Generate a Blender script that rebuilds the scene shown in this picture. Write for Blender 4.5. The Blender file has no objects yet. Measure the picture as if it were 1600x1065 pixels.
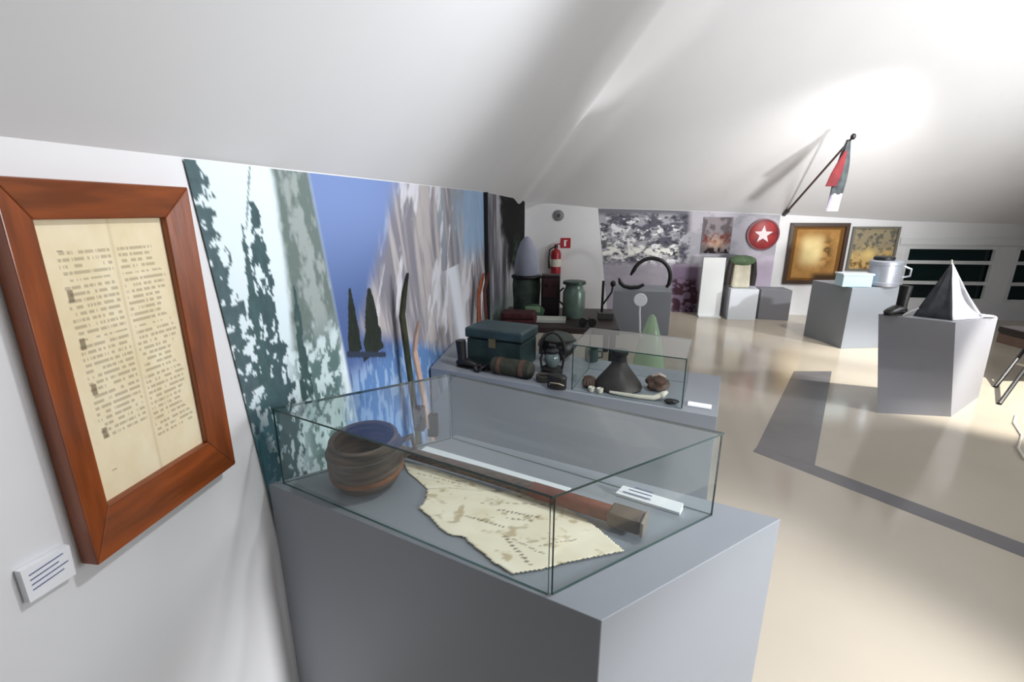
import bpy, bmesh, math, random
import numpy as np
from mathutils import Vector, Matrix

random.seed(4); rng = np.random.RandomState(7)
S = bpy.context.scene; COL = S.collection

# ---------------------------------------------------------------- camera, world, lights, exposure
cd = bpy.data.cameras.new('camera'); cam = bpy.data.objects.new('camera', cd); COL.objects.link(cam)
cd.sensor_width = 36; cd.lens = 36 * 734 / 1600; cd.clip_start = .02
cam.location = (.8, 0, 1.6); cam.rotation_euler = (math.radians(90 - 15.423), 0, math.radians(7.482))
S.camera = cam
w = bpy.data.worlds.new('room_daylight'); S.world = w; w.use_nodes = True
w.node_tree.nodes['Background'].inputs[0].default_value = (.80, .88, 1, 1)
w.node_tree.nodes['Background'].inputs[1].default_value = .06
S.view_settings.view_transform = 'Standard'; S.view_settings.look = 'None'
S.view_settings.gamma = 1; S.view_settings.use_curve_mapping = False
S.view_settings.exposure = 0.0

def lamp(name, kind, loc, target, energy, col=(1, 1, 1), size=.5, angle=60, blend=.6):
    l = bpy.data.lights.new(name, kind); l.energy = energy; l.color = col
    if kind == 'AREA': l.size = size
    else: l.shadow_soft_size = size
    if kind == 'SPOT': l.spot_size = math.radians(angle); l.spot_blend = blend
    o = bpy.data.objects.new(name, l); COL.objects.link(o); o.location = loc
    o.rotation_euler = (Vector(target) - Vector(loc)).to_track_quat('-Z', 'Y').to_euler()
    return o
lamp('window_daylight', 'AREA', (6.6, 1.8, 2.0), (.6, 2.4, 1.2), 110, (.93, .96, 1), 1.8)  # added broad light from the right; no window stands there
lamp('floor_spot', 'SPOT', (6.2, 3.6, 3.0), (4.75, 4.6, 0), 1450, (1, .97, .9), .05, 44, .4)
lamp('far_slope_spot', 'SPOT', (5.2, 1.6, 1.1), (4.1, 5.5, 3.2), 820, (1, 1, 1), .2, 84, .9)
lamp('case_spot', 'SPOT', (1.75, 1.35, 3.0), (.5, 1.05, .8), 100, (.97, .98, 1), .1, 126, .8)  # added unseen light for the case, framed sheet and left wall
lamp('tent_spot', 'SPOT', (6.0, 3.2, 2.5), (3.9, 4.15, .85), 230, (1, 1, 1), .06, 30, .6)  # put in to brighten the white right side of the tent
lamp('drum_spot', 'SPOT', (6.4, 3.4, 2.7), (4.45, 6.0, .5), 640, (.95, .98, 1), .06, 30, .6)  # extra lamp to brighten the far plinth's right face
lamp('fold_spot', 'SPOT', (.95, 6.3, 2.0), (1.5, 4.7, 3.3), 34, (1, 1, 1), .08, 60, 1)  # invented lamp grazing the ceiling fold for its bright strip
lamp('left_slope_spot', 'SPOT', (2.5, 1.4, 1.6), (.42, 1.55, 2.2), 100, (.93, .96, 1), .3, 72, 1)
lamp('far_wall_spot', 'SPOT', (4.2, 4.9, 2.7), (3.4, 7.9, .8), 210, (1, .97, .93), .12, 100, 1)
lamp('front_plinth_spot', 'SPOT', (3.7, -.2, 1.75), (1.55, 1.1, .2), 690, (.98, .985, 1), .12, 50, .7)  # unseen lamp added to lift the plinth's right face, front kept dark

# ---------------------------------------------------------------- helpers
def lin(c):
    return tuple(((v / 255) / 12.92 if v / 255 <= .04045 else ((v / 255 + .055) / 1.055) ** 2.4) for v in c)
def L(r, g, b): return np.array(lin((r, g, b)))

MATS = {}
def mat(name, rgb, rough=.6, metal=0, vary=.0, scale=8, bump=0, stretch=None, spec=.5, coat=0, rgb2=None):
    if name in MATS: return MATS[name]
    m = bpy.data.materials.new(name); m.use_nodes = True; nt = m.node_tree
    b = nt.nodes['Principled BSDF']; c = lin(rgb)
    b.inputs['Base Color'].default_value = (*c, 1); b.inputs['Roughness'].default_value = rough
    b.inputs['Metallic'].default_value = metal; b.inputs['Specular IOR Level'].default_value = spec
    b.inputs['Coat Weight'].default_value = coat; b.inputs['Coat Roughness'].default_value = .1
    if vary or bump or rgb2:
        t = nt.nodes.new('ShaderNodeTexCoord'); mp = nt.nodes.new('ShaderNodeMapping')
        n = nt.nodes.new('ShaderNodeTexNoise'); n.inputs['Scale'].default_value = scale; n.inputs['Detail'].default_value = 6
        nt.links.new(t.outputs['Object'], mp.inputs[0]); nt.links.new(mp.outputs[0], n.inputs['Vector'])
        if stretch: mp.inputs['Scale'].default_value = stretch
        r = nt.nodes.new('ShaderNodeValToRGB'); c2 = lin(rgb2) if rgb2 else tuple(v * (1 - vary) for v in c)
        r.color_ramp.elements[0].color = (*c2, 1); r.color_ramp.elements[0].position = .35
        r.color_ramp.elements[1].color = (*c, 1); r.color_ramp.elements[1].position = .65
        nt.links.new(n.outputs['Fac'], r.inputs[0]); nt.links.new(r.outputs[0], b.inputs['Base Color'])
        if bump:
            bp = nt.nodes.new('ShaderNodeBump'); bp.inputs['Strength'].default_value = bump; bp.inputs['Distance'].default_value = .01
            nt.links.new(n.outputs['Fac'], bp.inputs['Height']); nt.links.new(bp.outputs[0], b.inputs['Normal'])
    MATS[name] = m; return m

def printed(name, rough=.6, spec=.4, coat=0):
    if name in MATS: return MATS[name]
    m = bpy.data.materials.new(name); m.use_nodes = True; nt = m.node_tree; b = nt.nodes['Principled BSDF']
    a = nt.nodes.new('ShaderNodeVertexColor'); a.layer_name = 'print'
    nt.links.new(a.outputs[0], b.inputs['Base Color']); b.inputs['Roughness'].default_value = rough
    b.inputs['Specular IOR Level'].default_value = spec; b.inputs['Coat Weight'].default_value = coat
    MATS[name] = m; return m

def glass(name, tint, refl=1.0, ior=1.5):
    m = bpy.data.materials.new(name); m.use_nodes = True; nt = m.node_tree; nt.nodes.clear(); N = nt.nodes.new
    out = N('ShaderNodeOutputMaterial'); tr = N('ShaderNodeBsdfTransparent'); gl = N('ShaderNodeBsdfGlossy')
    gl.inputs['Roughness'].default_value = .02; tr.inputs[0].default_value = (*tint, 1)
    f = N('ShaderNodeFresnel'); f.inputs[0].default_value = ior; g = N('ShaderNodeNewGeometry')
    s = N('ShaderNodeMath'); s.operation = 'SUBTRACT'; s.inputs[0].default_value = 1
    mu = N('ShaderNodeMath'); mu.operation = 'MULTIPLY'; m2 = N('ShaderNodeMath'); m2.operation = 'MULTIPLY'; m2.inputs[1].default_value = refl
    nt.links.new(g.outputs['Backfacing'], s.inputs[1]); nt.links.new(f.outputs[0], mu.inputs[0]); nt.links.new(s.outputs[0], mu.inputs[1])
    nt.links.new(mu.outputs[0], m2.inputs[0])
    mx = N('ShaderNodeMixShader'); nt.links.new(m2.outputs[0], mx.inputs[0]); nt.links.new(tr.outputs[0], mx.inputs[1]); nt.links.new(gl.outputs[0], mx.inputs[2])
    nt.links.new(mx.outputs[0], out.inputs[0]); MATS[name] = m; return m

WL = {}
class MB:
    def __init__(s): s.v = []; s.f = []; s.mi = []; s.cur = 0
    def add(s, vs, fs):
        o = len(s.v); s.v += [Vector(a) for a in vs]; s.f += [tuple(i + o for i in f) for f in fs]; s.mi += [s.cur] * len(fs); return s
    def hexa(s, b, t):                       # bottom ring, top ring (ccw from above)
        n = len(b); fs = [tuple(range(n))[::-1], tuple(range(n, 2 * n))]
        fs += [(i, (i + 1) % n, n + (i + 1) % n, n + i) for i in range(n)]
        return s.add(list(b) + list(t), fs)
    def prism(s, poly, z0, z1): return s.hexa([(x, y, z0) for x, y in poly], [(x, y, z1) for x, y in poly])
    def box(s, c, d, rz=0, tilt=None):
        M = Matrix.Rotation(rz, 4, 'Z')
        if tilt: M = M @ Matrix.Rotation(tilt[1], 4, tilt[0])
        x, y, z = d[0] / 2, d[1] / 2, d[2] / 2; C = Vector(c)
        r = [(-x, -y), (x, -y), (x, y), (-x, y)]
        return s.hexa([C + M @ Vector((a, b, -z)) for a, b in r], [C + M @ Vector((a, b, z)) for a, b in r])
    def tube(s, path, rad, n=10, flat=1.0, cap=True):
        P = [Vector(p) for p in path]; R = rad if hasattr(rad, '__len__') else [rad] * len(P); vs = []; u = None
        for i, p in enumerate(P):
            t = (P[min(i + 1, len(P) - 1)] - P[max(i - 1, 0)]).normalized()
            if u is None: u = t.orthogonal().normalized() if abs(t.z) > .9 else t.cross(Vector((0, 0, 1))).normalized()
            else: u = (u - t * u.dot(t)).normalized()
            w_ = t.cross(u)
            vs += [p + (u * math.cos(a) + w_ * math.sin(a) * flat) * R[i] for a in [2 * math.pi * k / n for k in range(n)]]
        fs = [(i * n + k, i * n + (k + 1) % n, (i + 1) * n + (k + 1) % n, (i + 1) * n + k) for i in range(len(P) - 1) for k in range(n)]
        if cap: fs += [tuple(range(n))[::-1], tuple(range((len(P) - 1) * n, len(P) * n))]
        return s.add(vs, fs)
    def lathe(s, c, prof, n=32, M=None, sx=1, sy=1, cap=True):
        C = Vector(c); M = M or Matrix.Identity(4)
        vs = [C + M @ Vector((r * math.cos(a) * sx, r * math.sin(a) * sy, z)) for r, z in prof for a in [2 * math.pi * k / n for k in range(n)]]
        fs = [(i * n + k, i * n + (k + 1) % n, (i + 1) * n + (k + 1) % n, (i + 1) * n + k) for i in range(len(prof) - 1) for k in range(n)]
        if cap: fs += [tuple(range(n))[::-1], tuple(range((len(prof) - 1) * n, len(prof) * n))]
        return s.add(vs, fs)
    def blob(s, c, r, n=3, amp=.15, seed=0, M=None):
        bm = bmesh.new(); bmesh.ops.create_icosphere(bm, subdivisions=n, radius=1)
        from mathutils import noise
        vs = []
        for v in bm.verts:
            k = 1 + amp * noise.noise(v.co * 1.7 + Vector((seed * 3.1, seed, 0))); q = Vector((v.co.x * r[0], v.co.y * r[1], v.co.z * r[2])) * k
            vs.append(Vector(c) + (M @ q if M else q))
        fs = [tuple(v.index for v in f.verts) for f in bm.faces]; bm.free(); return s.add(vs, fs)
    def build(s, name, m, parent=None, smooth=False, bevel=0, kind=None, sub=0, label=None):
        off = WL.get(parent.name, Vector((0, 0, 0))) if parent else Vector((0, 0, 0))
        if not parent and s.v and kind != 'structure':
            xs = [v.x for v in s.v]; ys = [v.y for v in s.v]; loc = Vector(((min(xs) + max(xs)) / 2, (min(ys) + max(ys)) / 2, min(v.z for v in s.v)))
        else: loc = Vector((0, 0, 0))
        me = bpy.data.meshes.new(name); me.from_pydata([v - off - loc for v in s.v], [], s.f)
        for q in (m if isinstance(m, (list, tuple)) else [m]): me.materials.append(q)
        me.polygons.foreach_set('material_index', s.mi)
        if smooth: me.polygons.foreach_set('use_smooth', [True] * len(me.polygons))
        me.update(); o = bpy.data.objects.new(name, me); COL.objects.link(o); o.location = loc
        WL[o.name] = off if parent else loc
        if parent: o.parent = parent
        if bevel: b = o.modifiers.new('b', 'BEVEL'); b.width = bevel; b.segments = 2; b.limit_method = 'ANGLE'
        if sub: b = o.modifiers.new('s', 'SUBSURF'); b.levels = b.render_levels = sub
        if smooth and not sub:
            try: me.set_sharp_from_angle(angle=math.radians(42))
            except Exception: pass
        if kind: o['kind'] = kind
        if label: o['label'] = label
        return o
def tag(o, label, cat, group=None):
    o['label'] = label; o['category'] = cat
    if group: o['group'] = group
    return o
def thing(name, label, cat, loc, group=None):
    o = bpy.data.objects.new(name, None); o.empty_display_size = .05; COL.objects.link(o); o.location = loc
    WL[o.name] = Vector(loc); return tag(o, label, cat, group)

# value noise for printed pictures
def noise2(u, v, sx, sy, seed=0, octs=4):
    out = 0; a = 1; tot = 0
    for k in range(octs):
        r = np.random.RandomState(seed * 17 + k); T = r.rand(256, 256)
        x = u * sx; y = v * sy; xi = np.floor(x).astype(int); yi = np.floor(y).astype(int); fx = x - xi; fy = y - yi
        fx = fx * fx * (3 - 2 * fx); fy = fy * fy * (3 - 2 * fy)
        g = lambda i, j: T[i % 256, j % 256]
        out = out + a * (g(xi, yi) * (1 - fx) * (1 - fy) + g(xi + 1, yi) * fx * (1 - fy) + g(xi, yi + 1) * (1 - fx) * fy + g(xi + 1, yi + 1) * fx * fy)
        tot += a; a *= .55; sx *= 2; sy *= 2
    return out / tot
def sm(a, b, x): t = np.clip((x - a) / (b - a), 0, 1); return t * t * (3 - 2 * t)
def mixc(A, B, m): return A * (1 - m[..., None]) + B * m[..., None]
def picture(name, us, vs, pos, colf, m, parent=None, kind=None, flip=False):
    """dense grid whose printed image is stored per vertex; us,vs are coordinates on the sheet"""
    U, V = np.meshgrid(us, vs, indexing='ij'); X, Y, Z = pos(U, V)
    off = WL.get(parent.name, Vector((0, 0, 0))) if parent else Vector((0, 0, 0))
    co = np.stack([X - off.x, Y - off.y, Z - off.z], -1).reshape(-1, 3); nu, nv = U.shape
    idx = np.arange(nu * nv).reshape(nu, nv)
    q = np.stack([idx[:-1, :-1], idx[1:, :-1], idx[1:, 1:], idx[:-1, 1:]], -1).reshape(-1, 4)
    if flip: q = q[:, ::-1]
    me = bpy.data.meshes.new(name); me.vertices.add(len(co)); me.vertices.foreach_set('co', co.ravel().astype(np.float32))
    me.loops.add(q.size); me.loops.foreach_set('vertex_index', q.ravel().astype(np.int32)); me.polygons.add(len(q))
    me.polygons.foreach_set('loop_start', np.arange(0, q.size, 4, dtype=np.int32)); me.update(calc_edges=True)
    C = np.clip(colf(U, V), 0, 1); ca = me.color_attributes.new('print', 'FLOAT_COLOR', 'POINT')
    C4 = np.concatenate([C, np.ones(C.shape[:-1] + (1,))], -1); ca.data.foreach_set('color', C4.reshape(-1).astype(np.float32))
    me.materials.append(m); me.polygons.foreach_set('use_smooth', [True] * len(me.polygons))
    o = bpy.data.objects.new(name, me); COL.objects.link(o); WL[o.name] = off
    if parent: o.parent = parent
    if kind: o['kind'] = kind
    return o

# ---------------------------------------------------------------- materials
white = mat('wall_plaster', (232, 232, 234), .85, vary=.03, scale=3)
ceilm = mat('ceiling_plaster', (226, 226, 228), .8, vary=.02, scale=2)
plinthm = mat('plinth_paint', (134, 139, 146), .45, vary=.04, scale=3)
plinthw = mat('pale_plinth_paint', (214, 219, 226), .4, vary=.03, scale=3)
plinthd = mat('dark_plinth_paint', (128, 128, 134), .5, vary=.05, scale=3)
wood = mat('red_brown_wood', (150, 74, 28), .32, vary=.45, scale=5, stretch=(9, 9, 1.2), coat=.2, bump=.05)
woodh = mat('red_brown_wood_rail', (150, 74, 28), .32, vary=.45, scale=5, stretch=(9, 1.2, 9), coat=.2, bump=.05)
black = mat('black_metal', (22, 22, 24), .4)
blackl = mat('black_leather', (26, 25, 27), .45, vary=.3, scale=20, bump=.3)
glassm = glass('case_glass', (.965, .985, .98))
lidm = glass('lid_glass', (.93, .95, .945), 1.9)
edgem = mat('glass_edge_green', (52, 78, 76), .15)
prt = printed('satin_print', .8, .15); paper = printed('aged_paper', .8, .2)
darkglass = mat('dark_window_glass', (14, 32, 32), .08)
whitep = mat('white_gloss_paint', (225, 228, 228), .4)
cardm = mat('white_card', (240, 242, 246), .6)

# ---------------------------------------------------------------- room
fl = mat('floor_beige_polished', (186, 176, 160), .14, vary=.07, scale=1.2, spec=.6)
MB().add([(-.02, -3, 0), (9.2, -3, 0), (9.2, 7.95, 0), (-.02, 7.95, 0)], [(0, 1, 2, 3)]).build('floor', fl, kind='structure')
band = mat('floor_inlay_grey', (112, 110, 112), .25, vary=.15, scale=3)  # grey for the two thin bands laid on the floor
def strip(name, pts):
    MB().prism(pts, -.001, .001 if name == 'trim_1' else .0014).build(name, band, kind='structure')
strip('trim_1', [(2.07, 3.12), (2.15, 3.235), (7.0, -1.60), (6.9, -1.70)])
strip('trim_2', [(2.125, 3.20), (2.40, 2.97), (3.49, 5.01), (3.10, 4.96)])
wallz = lambda y: 1.69 + .018 * np.minimum(y, 4.2)
ys = np.linspace(-.6, 7.9, 40)
MB().add([(0, y, 0) for y in ys] + [(0, y, float(wallz(y)) + .02) for y in ys] + [(-.1, y, 0) for y in ys] + [(-.1, y, float(wallz(y)) + .02) for y in ys],
         [(i, 40 + i, 41 + i, i + 1) for i in range(39)] + [(80 + i, 81 + i, 121 + i, 120 + i) for i in range(39)]).build('wall_left', white, kind='structure')
FX = [0, 1.15, 2.3, 3.9, 5.6, 7.2, 9.2]; FZ = [1.76, 1.65, 1.62, 1.555, 1.46, 1.42, 1.38]
ftop = lambda x: np.interp(x, FX, FZ)
# far wall with two window openings
WIN = [(5.74, 7.02, .27, 1.10), (7.22, 8.5, .27, 1.10)]
xs = sorted(set(FX + [a for q in WIN for a in q[:2]])); zs = [0, .27, 1.10]
f = MB()
for a, b in zip(xs[:-1], xs[1:]):
    rows = [(0, .27), (.27, 1.10), (1.10, None)]
    for z0, z1 in rows:
        if z0 == .27 and any(a >= q[0] - 1e-6 and b <= q[1] + 1e-6 for q in WIN): continue
        za = z1 if z1 is not None else ftop(a) + .03; zb = z1 if z1 is not None else ftop(b) + .03
        f.hexa([(a, 7.9, z0), (b, 7.9, z0), (b, 8.02, z0), (a, 8.02, z0)], [(a, 7.9, za), (b, 7.9, zb), (b, 8.02, zb), (a, 8.02, za)])
f.build('wall_back', white, kind='structure')
for i, (a, b, z0, z1) in enumerate(WIN):
    wd = MB().box(((a + b) / 2, 7.985, (z0 + z1) / 2), (b - a, .01, z1 - z0)).build('window_%d' % (i + 1), darkglass, kind='structure')
    m = MB()
    for z in (z0 + .02, .86, .55, z1 - .02): m.box(((a + b) / 2, 7.925, z), (b - a - .11, .04, .05))
    for x in (a + .03, b - .03): m.box((x, 7.925, (z0 + z1) / 2), (.06, .06, z1 - z0 - .002))
    m.build('window_frame', whitep, wd)
    MB().box(((a + b) / 2, 7.89, z1 + .07), (b - a + .2, .03, .1)).build('window_lintel', whitep, wd)
# sloping ceiling: left slope, far slope and the rounded fold between them
gx = np.concatenate([np.linspace(0, 3.2, 110), np.linspace(3.3, 9.2, 40)]); gy = np.linspace(-.6, 7.9, 160)
GX, GY = np.meshgrid(gx, gy, indexing='ij')
zl = wallz(GY) + GX * 1.05; zf = ftop(GX) + (7.9 - GY) * .70
def smin(a, b, k): h = np.clip(.5 + .5 * (b - a) / k, 0, 1); return b * (1 - h) + a * h - k * h * (1 - h)
D = zl - zf; taper = .13 + .09 * sm(1.6, 3.2, zl)
Z = smin(smin(zl, zf, .04), (zl + zf) / 2 - taper, .07)
Z = Z - .07 * np.exp(-((D + .75) / .3) ** 2)  # dip left of the fold, shaped to turn darker under the lamps

me = bpy.data.meshes.new('ceiling'); n0, n1 = GX.shape; idx = np.arange(n0 * n1).reshape(n0, n1)
me.from_pydata(np.stack([GX, GY, Z], -1).reshape(-1, 3).tolist(), [], np.stack([idx[:-1, :-1], idx[:-1, 1:], idx[1:, 1:], idx[1:, :-1]], -1).reshape(-1, 4).tolist())
me.materials.append(ceilm); me.polygons.foreach_set('use_smooth', [True] * len(me.polygons))
o = bpy.data.objects.new('ceiling', me); COL.objects.link(o); o['kind'] = 'structure'

# ---------------------------------------------------------------- murals on the left wall
def spruce(C, y, z, yc, z0, z1, hw, col, seed, rag=.5, dens=.62):
    t = np.clip((z1 - z) / (z1 - z0), 0, 1); n = noise2(y, z, 60, 45, seed, 3)
    edge = hw * (.12 + .88 * t ** .8) * (1 + rag * (noise2(y * 0, z, 1, 26, seed + 1, 2) - .5) * 2)
    m = (np.abs(y - yc) < edge) & (z < z1) & (z > z0)
    m = m & (n < dens + .25 * (1 - np.abs(y - yc) / (edge + 1e-6)))
    return np.where(m[..., None], col * (.75 + .5 * n[..., None]), C)
def mural_a(y, z):
    n = noise2(y, z, 14, 8, 1); n2 = noise2(y, z, 40, 30, 2); st = noise2(y + .25 * z, z, 13, 2.2, 3)
    C = np.ones(y.shape + (3,)) * L(228, 242, 248)
    # grey-green conifers with snow underneath
    right = 1.38 + .09 * (1.7 - z) / .5
    m = sm(1.20, 1.235, y + .04 * (n - .5)) * (1 - sm(right, right + .04, y)) * sm(1.12, 1.25, z + .25 * (n2 - .5))
    C = mixc(C, mixc(np.ones_like(C) * L(112, 126, 122), L(160, 170, 168), sm(.45, .6, .5 * st + .5 * n2)), m)
    low = sm(1.10, 1.3, y) * (1 - sm(1.12, 1.3, z)) * (1 - sm(1.45, 1.5, y))
    C = mixc(C, mixc(np.ones_like(C) * L(205, 224, 226), L(96, 122, 120), sm(.48, .56, n2)), low)
    C = spruce(C, y, z, .925, .9, 1.86, .15, L(88, 108, 112), 11, .45, .52)
    C = spruce(C, y, z, 1.12, .8, 1.63, .085, L(76, 98, 102), 21, .6, .48)
    C = spruce(C, y, z, 1.07, 1.1, 1.58, .035, L(80, 104, 106), 31, .6, .45)
    C = spruce(C, y, z, 1.25, 1.05, 1.40, .03, L(70, 92, 92), 41, .6, .55)
    tr = (np.abs(y - (1.095 + .03 * (z - 1.6) / .1)) < .003) & (z > 1.56); C = np.where(tr[..., None], L(120, 140, 146), C)
    teal = (1 - sm(1.0, 1.18, z)) * (1 - sm(1.0, 1.2, y + .1 * (n - .5))); C = mixc(C, L(62, 100, 110) * (.8 + .4 * n2[..., None]), teal)
    # blue twilight
    b = sm(right - .01, right + .05, y) * sm(1.36, 1.46, y + .0 * z)
    b = sm(right, right + .03, y)
    blue = mixc(np.ones_like(C) * L(84, 106, 156), L(124, 146, 196), sm(1.2, 1.65, z))
    blue = mixc(blue, L(92, 128, 178), 1 - sm(.95, 1.05, z)); C = mixc(C, blue, b)
    ice = (1 - sm(.98, 1.08, z)) * sm(1.4, 1.5, y) * sm(.5, .6, noise2(y, z, 40, 12, 5)); C = mixc(C, L(150, 176, 210), ice * .8)
    # grey rock with streaks
    edge = 1.72 + (z - 1.3) * .85 + .10 * (n - .5)
    r = sm(edge - .06, edge + .14, y) * sm(1.02, 1.12, z + .35 * (y - 1.9))
    rock = mixc(np.ones_like(C) * L(134, 132, 142), L(186, 180, 180), sm(.35, .65, st))
    rock = mixc(rock, L(150, 160, 172), sm(.58, .75, noise2(y, z, 5, 1.2, 8))); rock = mixc(rock, L(214, 214, 222), sm(.58, .7, noise2(y - .4 * z, z, 9, 4, 9)))
    C = mixc(C, rock, r)
    sky = sm(3.1, 3.5, y + .3 * (n - .5)) * sm(1.15, 1.4, z + .1 * (n - .5)); C = mixc(C, L(150, 180, 212), sky * .9)
    sn = np.exp(-(((y - 3.05 - .5 * (1.2 - z)) / .16) ** 2)) * (z < 1.25) * (z > .5); C = mixc(C, L(226, 230, 240), np.clip(sn * 1.2, 0, 1))
    C = mixc(C, L(150, 150, 158), sm(.3, .7, n) * (1 - sm(.3, .75, z)) * sm(2.0, 2.3, y))
    # dark spruces on the shore
    for yc, z1, hw, zb in ((1.585, 1.34, .055, 1.09), (1.745, 1.31, .10, 1.04)):
        C = spruce(C, y, z, yc, zb, z1, hw, L(44, 50, 44), int(yc * 100), .15, .95)
    C = np.where(((np.abs(z - 1.105 + .306 * (y - 1.53)) < .012) & (y > 1.52) & (y < 1.86))[..., None], L(52, 62, 80), C)
    return C
ya = np.concatenate([np.arange(.945, 2.2, .0045), np.arange(2.2, 4.18, .012)]); za = np.linspace(0, 1, 260)
mp = thing('wall_mural', 'wide colour photo mural of snowy spruces, blue twilight and grey rock on the left wall', 'mural', (0.002, .945, .0))
def WPOS(y0): return lambda U, V: (np.full_like(U, .004), np.where(U < 1.15, e_(V) + (U - .945) * (1.15 - e_(V)) / .205, U), V * (wallz(U) - .004))
def e_(V): return .925 + .088 * (1 - V) / .47
picture('printed_sheet', ya, za, WPOS(0), lambda U, V: mural_a(WPOS(0)(U, V)[1], V * wallz(U)), prt, mp, flip=True)
def mural_b(y, z):
    n = noise2(y, z, 2.5, 5, 51); st = noise2(y, z, 5, 1.5, 52)
    C = mixc(np.ones(y.shape + (3,)) * L(96, 96, 104), L(176, 176, 182), sm(.35, .65, st))
    dk = sm(5.0, 5.5, y + 1.0 * (n - .5) - .5 * (1.6 - z)) * sm(.75, 1.0, z + .3 * (n - .5)); C = mixc(C, L(12, 15, 13), dk)
    C = mixc(C, L(60, 80, 60), dk * sm(.55, .7, noise2(y, z, 3, 8, 53)) * (1 - sm(1.0, 1.4, z)))
    return mixc(C, L(120, 136, 130), (1 - sm(.5, .8, z)) * .8)
yb = np.linspace(4.24, 7.6, 200)
mp2 = thing('wall_mural', 'dark forest photo mural past the black batten at the far end of the left wall', 'mural', (0.002, 4.24, 0))
picture('printed_sheet', yb, np.linspace(0, 1, 120), lambda U, V: (np.full_like(U, .004), U, V * (wallz(U) - .004)), lambda U, V: mural_b(U, V * wallz(U)), prt, mp2, flip=True)
tag(MB().box((.02, 4.21, .88), (.035, .05, 1.76)).build('wall_batten', black, bevel=.004), 'thin black upright batten between the two murals of the left wall', 'batten')

# mural on the back wall
def mural_c(u, v):
    x = u; z = v
    n = noise2(x, z, 5, 9, 61); n2 = noise2(x, z, 11, 16, 62); n3 = noise2(x, z, 16, 30, 63)
    C = mixc(np.ones(x.shape + (3,)) * L(96, 96, 108), L(176, 176, 184), sm(.42, .58, n))
    C = mixc(C, L(240, 240, 244), sm(.54, .60, n2) * (z < 1.5) * (1 - sm(2.3, 2.5, x)))
    C = mixc(C, L(58, 58, 68), sm(.57, .63, n3) * .8 * (1 - sm(2.6, 2.8, x)))
    row = np.exp(-((z - .98 - .05 * (n - .5)) / .07) ** 2) * sm(.40, .5, n2); C = mixc(C, L(246, 246, 240), np.clip(row * 1.3, 0, 1) * (1 - sm(2.3, 2.45, x)))
    C = mixc(C, L(120, 120, 128), sm(1.52, 1.60, z))
    C = mixc(C, mixc(np.ones_like(C) * L(186, 180, 190), L(160, 155, 170), n), 1 - sm(.72, .86, z))
    C = mixc(C, mixc(np.ones_like(C) * L(190, 186, 196), L(168, 168, 176), sm(.4, .6, n)), sm(2.50, 2.62, x))
    C = mixc(C, L(205, 190, 212), sm(3.2, 3.7, x) * (1 - sm(.7, 1.1, z)) * .8)
    pu = sm(2.22, 2.34, x) * (1 - sm(2.70, 2.76, x)); C = mixc(C, L(128, 112, 134), pu * (1 - sm(.70, .85, z)))
    C = mixc(C, L(70, 46, 58), pu * (1 - sm(.5, .6, z + .2 * (n2 - .5))) * sm(.38, .5, n2)); return C
def posc(U, V):
    z = V * (ftop(U) - .006); left = 1.15 + .2 * (1.65 - z) / 1.44; x = left + (U - 1.15) * (3.9 - left) / 2.75; return x, np.full_like(U, 7.896), z
tag(picture('wall_mural', np.linspace(1.15, 3.9, 300), np.linspace(0, 1, 180), posc, lambda U, V: mural_c(U, V * ftop(U)), prt),
    'black and white crowd photo mural on the back wall right of the fire extinguisher', 'mural')
print('room ok')
def V2(*a): return [Vector(p) for p in a]
def par(a, b, c): return [a, b, c, (a[0] + c[0] - b[0], a[1] + c[1] - b[1])]
def lerp(a, b, t): return tuple(a[i] * (1 - t) + b[i] * t for i in range(len(a)))

def glass_case(t, quad, z0, z1, th=.006):
    """four glass side panels and a glass lid, each pane with green polished edges"""
    c = (sum(p[0] for p in quad) / 4, sum(p[1] for p in quad) / 4)
    def pane(p, q, name='side_pane'):
        p = Vector((*p, 0)); q = Vector((*q, 0)); d = (q - p).normalized(); n = Vector((-d.y, d.x, 0))
        if n.dot(Vector((*c, 0)) - p) < 0: n = -n
        a, b = p + d * th * 1.1, q - d * th * 1.1
        m = MB(); P = [a, b, b + n * th, a + n * th]; B = [v + Vector((0, 0, z0)) for v in P]; T = [v + Vector((0, 0, z1 - th)) for v in P]
        m.add(B + T, [(0, 1, 5, 4), (3, 7, 6, 2)]); m.cur = 1; m.add(B + T, [(0, 4, 7, 3), (1, 2, 6, 5), (4, 5, 6, 7), (0, 3, 2, 1)])
        bm_ = m.build(name, [glassm, edgem], t); fix(bm_)
    def fix(o):
        bm = bmesh.new(); bm.from_mesh(o.data); bmesh.ops.remove_doubles(bm, verts=bm.verts, dist=1e-5)
        bmesh.ops.recalc_face_normals(bm, faces=bm.faces); bm.to_mesh(o.data); bm.free()
    for i in range(4): pane(quad[i], quad[(i + 1) % 4])
    m = MB(); B = [Vector((*p, z1 - th)) for p in quad]; T = [Vector((*p, z1)) for p in quad]
    m.add(B + T, [(0, 1, 2, 3), (4, 5, 6, 7)]); m.cur = 1; m.add(B + T, [(i, (i + 1) % 4, 4 + (i + 1) % 4, 4 + i) for i in range(4)])
    fix(m.build('glass_lid', [lidm, edgem], t))

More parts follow.
